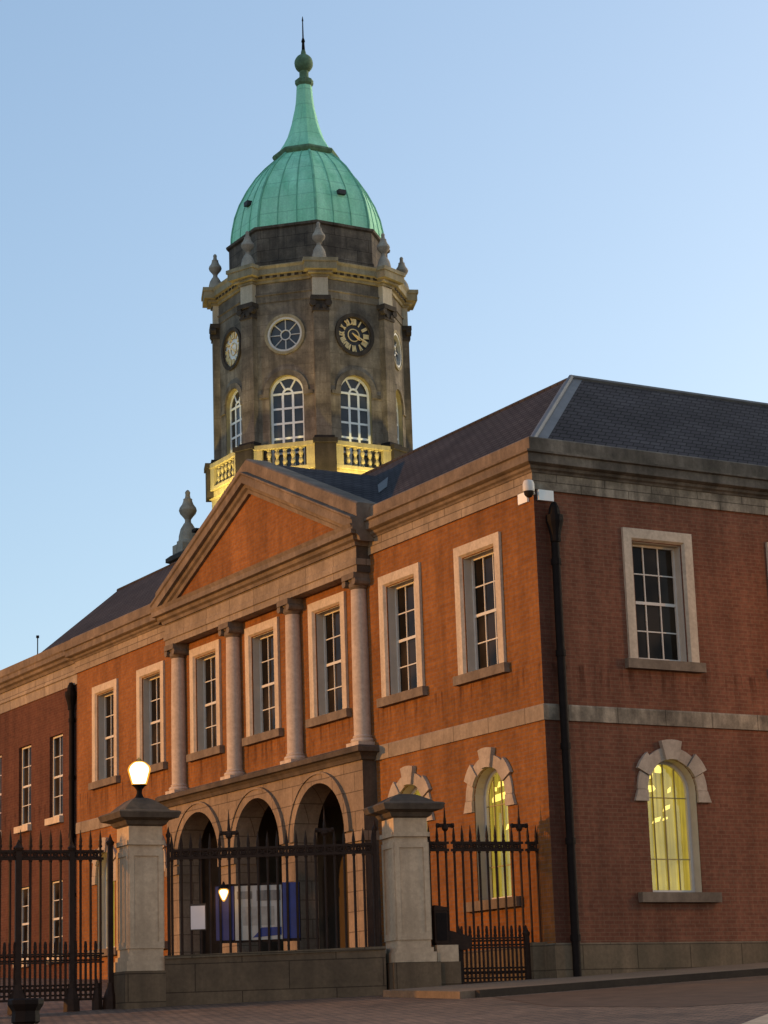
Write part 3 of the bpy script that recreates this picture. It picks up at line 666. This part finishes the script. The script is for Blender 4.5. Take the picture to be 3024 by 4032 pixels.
for k, az in enumerate(AZS):
    if k % 2:
        if rw0 is None:
            rw0 = rb.build('round_window', WHITE, TOW, face_loc(az, apo), az+R(90)); rp.build('pane', GLASS_TOWER, rw0); q_ = MB(); ring(q_, .621, .72, -.055, .1); q_.build('surround', TOWER_LIGHT, rw0)
        else: q = dup(rw0); q.location = face_loc(az, apo); q.rotation_euler = (0, 0, az+R(90))
ap2 = 3.40; hb2 = (3.40/AP)*math.sin(PH)
bl = MB(); bl.box(-hb2+.1, hb2-.1, -.16, .10, 20.95, 21.10).box(-hb2+.1, hb2-.1, -.13, .08, 20.16, 20.28)
for sg in (-1, 1): bl.box(sg*.94-.16, sg*.94+.16, -.12, .07, 20.28, 20.95)
bs = MB().lathe([(.075, 0), (.075, .05), (.045, .08), (.085, .17), (.075, .24), (.04, .32), (.055, .335), (.04, .35), (.075, .43), (.085, .5), (.045, .59), (.075, .62), (.075, .67)], 10)
bl0 = None
for az in AZS:
    if bl0 is None:
        bl0 = bl.build('balustrade', BAL, TOW, face_loc(az, ap2), az+R(90))
        for k in range(5): bs.build('baluster', BAL, bl0, (-.56+.28*k, -.02, 20.28), smooth=True)
    else: q = dup(bl0); q.location = face_loc(az, ap2); q.rotation_euler = (0, 0, az+R(90))
# floodlights washing the tower foot
def lamp(kind, parent, loc, energy, col, rad=.1, aim=None, angle=100, blend=.6):
    d = bpy.data.lights.new('light', kind); d.energy = energy; d.color = col; d.shadow_soft_size = rad
    if kind == 'SPOT': d.spot_size = R(angle); d.spot_blend = blend
    o = bpy.data.objects.new('light', d); C.objects.link(o); o.parent = parent; o.location = loc
    if aim is not None: o.rotation_euler = (-Vector(aim)).to_track_quat('Z', 'Y').to_euler()
    return o
FLOODCOL = (1, .80, .27)
for az, nm, e in ((-29, 'below the round window, nearer the gilded clock', 330), (-61, 'below the round window, nearer the left clock', 330), (0, 'below the gilded clock', 520), (-90, 'below the left clock', 520), (40, 'on its far right side', 400)):
    a = R(az); rr = 4.6
    t = thing('floodlight', 'small floodlight at the foot of the tower '+nm, 'floodlight', (TX+rr*math.cos(a), TY+rr*math.sin(a), 18.3), a+R(90))
    b = MB(); b.box(-.03, .03, .0, rr-3.3, -.05, .0).tube((0, 0, -.05), (0, 0, .12), .025, 6).build('bracket', PIPE, t)
    b = MB(); b.box(-.16, .16, -.09, .09, .1, .2); b.build('lamp_housing', PIPE, t)
    lamp('SPOT', t, (0, 0, .3), e*.46, FLOODCOL, .12, (0, .42, 1), 130, .9)

# ------------------------------------------------------------------ gate pillars, low wall, railings
AZP = R(81)
def pillar(rz, label, x, y, zg, cap_h):
    t = thing('gate_pillar', label, 'pillar', (x, y, zg), R(rz), 'stone gate pillars')
    z = lambda v: v-zg
    MB().box(-.45, .45, -.45, .45, z(zg-.4), z(2.90)).build('footing', GRANITE, t)
    b = MB(); b.box(-.40, .40, -.40, .40, z(2.902), z(3.08)).box(-.36, .36, -.36, .36, z(3.08), z(3.16)); b.build('base', PILLAR, t)
    h = .325; s = MB(); s.box(-h, h, -h, h, z(3.16), z(5.50))
    for k in range(4):                    # raised frame round a sunk panel on each face, and a band under the cap
        s.M = Matrix.Rotation(R(90*k), 4, 'Z')
        s.box(-h, -h+.09, -h-.022, -h+.01, z(3.3), z(5.06)).box(h-.09, h, -h-.022, -h+.01, z(3.3), z(5.06)).box(-h+.09, h-.09, -h-.022, -h+.01, z(3.3), z(3.42)).box(-h+.09, h-.09, -h-.022, -h+.01, z(4.96), z(5.06))
        s.box(-h-.02, h+.02, -h-.045, -h+.01, z(5.16), z(5.24))
    s.M = Matrix.Identity(4)
    s.build('shaft', PILLAR, t)
    hh = [(h, z(5.50)), (.38, z(5.53)), (.42, z(5.60)), (.56, z(5.64)), (.60, z(5.74)), (.57, z(5.77)), (.44, z(5.79)), (.40, z(5.81+(cap_h-5.81)*.12)), (.30, z(5.81+(cap_h-5.81)*.48)), (.20, z(5.81+(cap_h-5.81)*.8)), (.12, z(cap_h-.01))]
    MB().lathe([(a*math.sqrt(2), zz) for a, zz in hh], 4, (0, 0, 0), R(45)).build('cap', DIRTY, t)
    return t
pillar(86, 'stone gate pillar with the lit lamp on its cap', -3.31, -6.88, 2.35, 6.05)
pillar(79, 'stone gate pillar without a lamp, in front of the columned building', -.94, -2.61, 2.4, 5.97)
# lamp on the left pillar
LP = thing('pillar_lamp', 'glowing yellow lantern standing on the left stone gate pillar', 'lamp', (-3.31, -6.88, 6.0), AZP)
MB().lathe([(.13, 0), (.11, .03), (.07, .08), (.05, .14), (.055, .2), (.10, .26), (.15, .29)], 12).build('stem', PIPE, LP, smooth=True)
GP = [(.14, .30), (.215, .56), (.212, .60), (.19, .645), (.13, .70), (.08, .725)]
gp = MB().lathe(GP, 16).build('glass_globe', GLASSGLOW, LP, smooth=True)
MB().lathe([(a*.84, .325+(z-.30)*.90) for a, z in GP], 16).build('mantle', LAMPCORE, gp, smooth=True)
MB().lathe([(.075, .726), (.05, .76), (.015, .80)], 8).build('finial', PIPE, LP)
lamp('POINT', LP, (0, 0, 1.0), 20, (1, .62, .22), .15)

# low wall between the pillars
O_MID = Vector((.553, -.319, 0)); TH = R(60.0)
lw = thing('low_wall', 'low dark granite wall carrying the railings between the two gate pillars', 'wall', (O_MID.x, O_MID.y, 0), TH)
b = MB(); b.prism([(-7.15, 1.9), (-3.15, 1.9), (-3.15, 3.14), (-7.15, 3.10)], -.20, .20); b.build('wall', GRANITE, lw)
b = MB(); b.prism([(-7.15, 3.101), (-3.15, 3.141), (-3.15, 3.20), (-7.15, 3.16)], -.225, .225); b.build('coping', PLINTH, lw)
def rot2(o, th, x, y, z=0): return (o.x+x*math.cos(th)-y*math.sin(th), o.y+x*math.sin(th)+y*math.cos(th), z)
lw2 = thing('low_wall', 'short low granite wall under the railings just right of the right gate pillar', 'wall', (-.43, 0, 0), AZP)
MB().box(-2.2, -1.76, -.20, .2, 1.9, 2.90).build('footing', GRANITE, lw2)
MB().box(-2.2, -1.78, -.17, .17, 2.902, 3.2).build('wall', PILLAR, lw2)
lw3 = thing('low_wall', 'stub of low granite wall between the right gate and the brick corner', 'wall', (-.43, 0, 0), AZP)
MB().box(-.28, .02, -.16, .16, 1.9, 3.22).build('wall', PLINTH, lw3)

def spear(h0, h1, rr=.024, tip=.30):
    b = MB(); b.tube((0, 0, h0), (0, 0, h1-tip), rr, 6); b.lathe([(rr*1.5, h1-tip-.02), (rr*1.5, h1-tip+.02), (rr*1.1, h1-tip+.03), (.032, h1-tip+.09), (.02, h1-tip+.18), (.003, h1)], 6); return b
def railing(label, cat, o, th, xs, base, rail, top, name='railing', short=None, crosses=(), posts=(), mid=None, group=None, feet=False):
    t = thing(name, label, cat, (o.x, o.y, 0), th, group)
    x0, x1 = xs[0], xs[-1]
    g = [None]
    rails = [(rail[1]-.045, rail[1]), (rail[0], rail[0]+.045)]
    if mid: rails += [(mid[1]-.03, mid[1]), (mid[0], mid[0]+.03), (mid[2], mid[2]+.04)]
    for za, zc in rails: MB().box(x0-.06, x1+.06, -.022, .022, za, zc).build('rail', IRON, t)
    sp = spear(base, top); proto = None
    for x in xs:
        if x in crosses: continue
        if proto is None: proto = sp.build('bar', IRON, t, (x, 0, 0))
        else: q = dup(proto); q.location = (x, 0, 0)
    for x in crosses:
        b = spear(base, top+.42, .024, .45); b.box(-.13, .13, -.02, .02, top-.05, top+.02); b.tube((-.13, 0, top-.015), (-.17, 0, top-.015), .05, 6).tube((.13, 0, top-.015), (.17, 0, top-.015), .05, 6); b.lathe([(.03, top-.12), (.065, top-.08), (.065, top-.02), (.03, top+.02)], 8)
        b.build('tall_spike', IRON, t, (x, 0, 0))
    b = MB(); n = len(xs)                       # criss-cross with rings between the two top rails
    for a, c in zip(xs[:-1], xs[1:]):
        za, zc = rail[0]+.035, rail[1]-.035
        b.tube((a, 0, za), (c, 0, zc), .017, 5).tube((a, 0, zc), (c, 0, za), .017, 5)
        m_ = (a+c)/2; zz = (za+zc)/2; k8 = [(m_+.045*math.cos(R(45*i)), zz+.045*math.sin(R(45*i))) for i in range(8)]
        for i in range(8): p, q = k8[i], k8[(i+1) % 8]; b.tube((p[0], .004, p[1]), (q[0], .004, q[1]), .018, 4)
    for x in xs: b.lathe([(.02, rail[0]-.05), (.038, rail[0]-.01), (.02, rail[0])], 6, (x, 0, 0))
    b.build('lattice', IRON, t)
    if mid:
        sx = []
        for a, c in zip(xs[:-1], xs[1:]): sx.append((a+c)/2)
        ssp = spear(base, mid[1]+.17, .024, .14); pr_ = None
        for x in sx:
            if pr_ is None: pr_ = ssp.build('short_bar', IRON, t, (x, 0, 0))
            else: q = dup(pr_); q.location = (x, 0, 0)
        b = MB(); b2 = MB()
        xs2 = sorted(list(xs)+sx)
        for a, c in zip(xs2[:-1], xs2[1:]):
            for zz, rr in ((mid[2]+.14, .05), (mid[2]+.24, .04), ((mid[0]+mid[1])/2, .045)):
                m_ = (a+c)/2; k8 = [(m_+rr*math.cos(R(60*i)), zz+rr*math.sin(R(60*i))) for i in range(6)]
                for i in range(6): p, q = k8[i], k8[(i+1) % 6]; (b2 if zz > 3 else b).tube((p[0], .0, p[1]), (q[0], .0, q[1]), .016, 4)
        b.build('scrollwork', IRON, t)
        b2.build('ring_frieze', IRON, t)
    for x, zt2, rr in posts:
        b = MB(); b.box(x-rr, x+rr, -rr, rr, base-.3 if not feet else 2.0, zt2)
        if feet: b.lathe([(rr*3.4, 2.2), (rr*3.2, base+.02), (rr*1.6, base+.22), (rr*1.45, base+.3)], 8, (x, 0, 0))
        b.lathe([(rr*1.5, zt2), (rr*1.8, zt2+.05), (rr*1., zt2+.09), (.005, zt2+.2)], 8, (x, 0, 0))
        b.build('post', IRON, t)
    return t
xs = [round(-7.02+.176*k, 3) for k in range(22)]
railing('black spiked railings on the low wall between the two gate pillars', 'railing', O_MID, TH, xs, 3.15, (4.89, 5.08), 5.36, crosses=(xs[6], xs[16]), posts=((-7.08, 5.3, .028), (-3.28, 5.3, .028)))
O_R = Vector((-.43, 0, 0))
xr = [round(-2.22+.168*k, 3) for k in range(14)]
g1 = railing('narrow black iron gate with lower dog bars, right of the right gate pillar', 'gate', O_R, AZP, xr[3:12], 2.50, (4.91, 5.09), 5.40, 'gate', crosses=(xr[11],), posts=((-1.68, 3.35, .03), (-.33, 3.35, .045)), mid=(3.13, 3.33, 2.50))
b = MB(); b.prism([(-1.98, 3.46), (-1.86, 3.46), (-1.45, 3.34), (-1.45, 3.16), (-1.6, 3.10), (-1.95, 3.16)], -.05, -.01); b.build('lock_plate', IRON, g1)
railing('short black railing on the low wall beside the right gate pillar', 'railing', O_R, AZP, xr[:3], 3.2, (4.91, 5.09), 5.40, crosses=(xr[2],))
railing('last two spiked bars of railing beside the brick corner', 'railing', O_R, AZP, xr[12:], 3.2, (4.91, 5.09), 5.40)
O_L = Vector((-3.56, -7.36, 0))
xl = [round(-.185*k, 3) for k in range(1, 28)][::-1]
railing('tall black iron gates with spiked bars, left of the lamp pillar', 'gate', O_L, AZP, xl, 2.42, (4.93, 5.11), 5.48, 'gate', posts=((0., 5.20, .045), (-.72, 5.1, .045), (-1.70, 5.1, .055), (-.25, 2.6, .03)), mid=(3.08, 3.26, 2.42), feet=True)

# things fixed to the railings
ip_ = thing('information_panel', 'wide display board with blue ends and pale middle behind the railings', 'sign', rot2(O_MID, TH, -5.46, .07, 3.36), TH)
MB().box(-.80, .78, .0, .05, .0, 1.06).build('frame', IRON, ip_)
MB().box(-.77, -.44, -.012, -.001, .05, 1.02).build('left_panel', PURPLE, ip_)
MB().box(-.42, .44, -.012, -.001, .04, 1.02).build('board', BOARD, ip_)
MB().box(.46, .76, -.012, -.001, .05, 1.06).build('right_panel', BLUE, ip_)
b = MB(); b.box(-.02, .42, -.018, -.0125, .74, .93).box(-.38, -.10, -.018, -.0125, .78, .92); b.build('dark_print', GREYPIC, ip_)
b = MB(); b.box(-.28, .30, -.018, -.0125, .30, .64).build('grey_print', mat_plain('pale_grey_print', (.33, .29, .245), .6, .3, var=.3, scale=6), ip_)
b = MB(); b.prism([(-.10, .08), (.43, .12), (.43, .26), (.06, .26), (.0, .18)], -.019, -.0127); b.build('blue_print', BLUE, ip_)
ln = thing('lantern', 'small lit lantern on the railings in front of the blue display board', 'lantern', rot2(O_MID, TH, -6.07, -.10, 4.10), TH)
MB().lathe([(.015, .0), (.055, .06), (.095, .16), (.095, .2), (.06, .23)], 8).build('glass', GLASSGLOW, ln, smooth=True)
MB().lathe([(.012, .03), (.04, .075), (.072, .155), (.072, .19), (.045, .21)], 8).build('flame', LAMPCORE, ln, smooth=True)
b = MB(); b.lathe([(.11, .231), (.09, .26), (.03, .31), (.012, .36)], 8).box(-.012, .012, .0, .10, .3, .32); b.build('cap', PIPE, ln)
lamp('POINT', ln, (0, -.14, .1), 1.2, (1, .55, .15), .06)
nb = MB(); nb.box(-.13, .13, -.008, .0, 0, .42)
nt_ = thing('notice', 'white paper notice fixed to the railings near the lamp pillar', 'notice', rot2(O_MID, TH, -6.55, -.035, 3.62), TH)
nb.build('sheet', PAPER, nt_); MB().box(-.15, .15, .002, .012, -.02, .46).build('backing', DOORM, nt_)
cb = thing('metal_cabinet', 'dark upright metal cabinet on the low wall beside the right pillar', 'cabinet', rot2(O_R, AZP, -2.09, -.05, 3.2), AZP)
MB().box(-.13, .13, -.1, .1, 0.04, .62).box(-.11, .11, -.09, .09, 0, .04).build('body', IRON, cb)
b = MB(); b.prism([(-.145, .62), (.145, .62), (.12, .68), (-.12, .72)], -.115, .115); b.build('lid', IRON, cb)
MB().box(-.10, .10, -.112, -.101, .08, .58).build('door', PIPE, cb)

# ------------------------------------------------------------------ bollard in the foreground
bx, by = 11.75, -14.87
zg = GZ(bx, by)-.06
BO = thing('bollard', 'black cast iron bollard with a wide flared cap, at the front left', 'bollard', (bx, by, zg))
ht = 2.12-zg
MB().lathe([(.17, 0), (.17, .06), (.13, .1), (.115, ht-.30), (.125, ht-.26)], 8, (0, 0, 0), R(22)).build('post', IRON, BO)
b = MB(); b.lathe([(.125, ht-.262), (.15, ht-.24), (.145, ht-.13), (.165, ht-.10), (.19, ht-.06), (.19, ht-.015), (.17, ht)], 8, (0, 0, 0), R(22)); b.build('cap', PIPE, BO)

# ------------------------------------------------------------------ street lighting outside the picture, and one added fill lamp
SOD = (1, .43, .055)
def mast(label, x, y, h, energy, aim, col=SOD, angle=120, rad=.35):
    zg = GZ(x, y)-.1
    t = thing('lamp_post', label, 'street lamp', (x, y, zg))
    MB().lathe([(.16, 0), (.14, .9), (.08, 1.0), (.06, h)], 10).build('pole', PIPE, t, smooth=True)
    d = (Vector(aim)-Vector((x, y, zg+h))).normalized(); a = math.atan2(d.y, d.x)-R(90)
    b = MB(); b.box(-.28, .28, -.06, .20, h-.02, h+.22); b.build('lamp_head', PIPE, t, (0, 0, 0), a)
    b = MB(); b.box(-.24, .24, .201, .215, h+.02, h+.18); b.build('lamp_glass', LAMPGLOW, t, (0, 0, 0), a)
    lamp('SPOT', t, Vector((0, 0, h+.1))+Vector((d.x, d.y, 0)).normalized()*.45, energy, col, rad, d, angle, .5)
mast('tall lamp post in the yard far to the left of the railings', -34, -62, 14, 72000, (-9, 0, 11), angle=46)
mast('lamp post in the street to the right of the brick corner', 5.5, 10.5, 6.5, 420, (0, 8.0, 5.0), angle=130, rad=.15)
mast('unseen fill lamp post added beside the road in front of the gates', 25, -34, 9, 3600, (0, -3, 5), col=(1, .50, .20), angle=80)  # added out of view as warm fill on the side wall
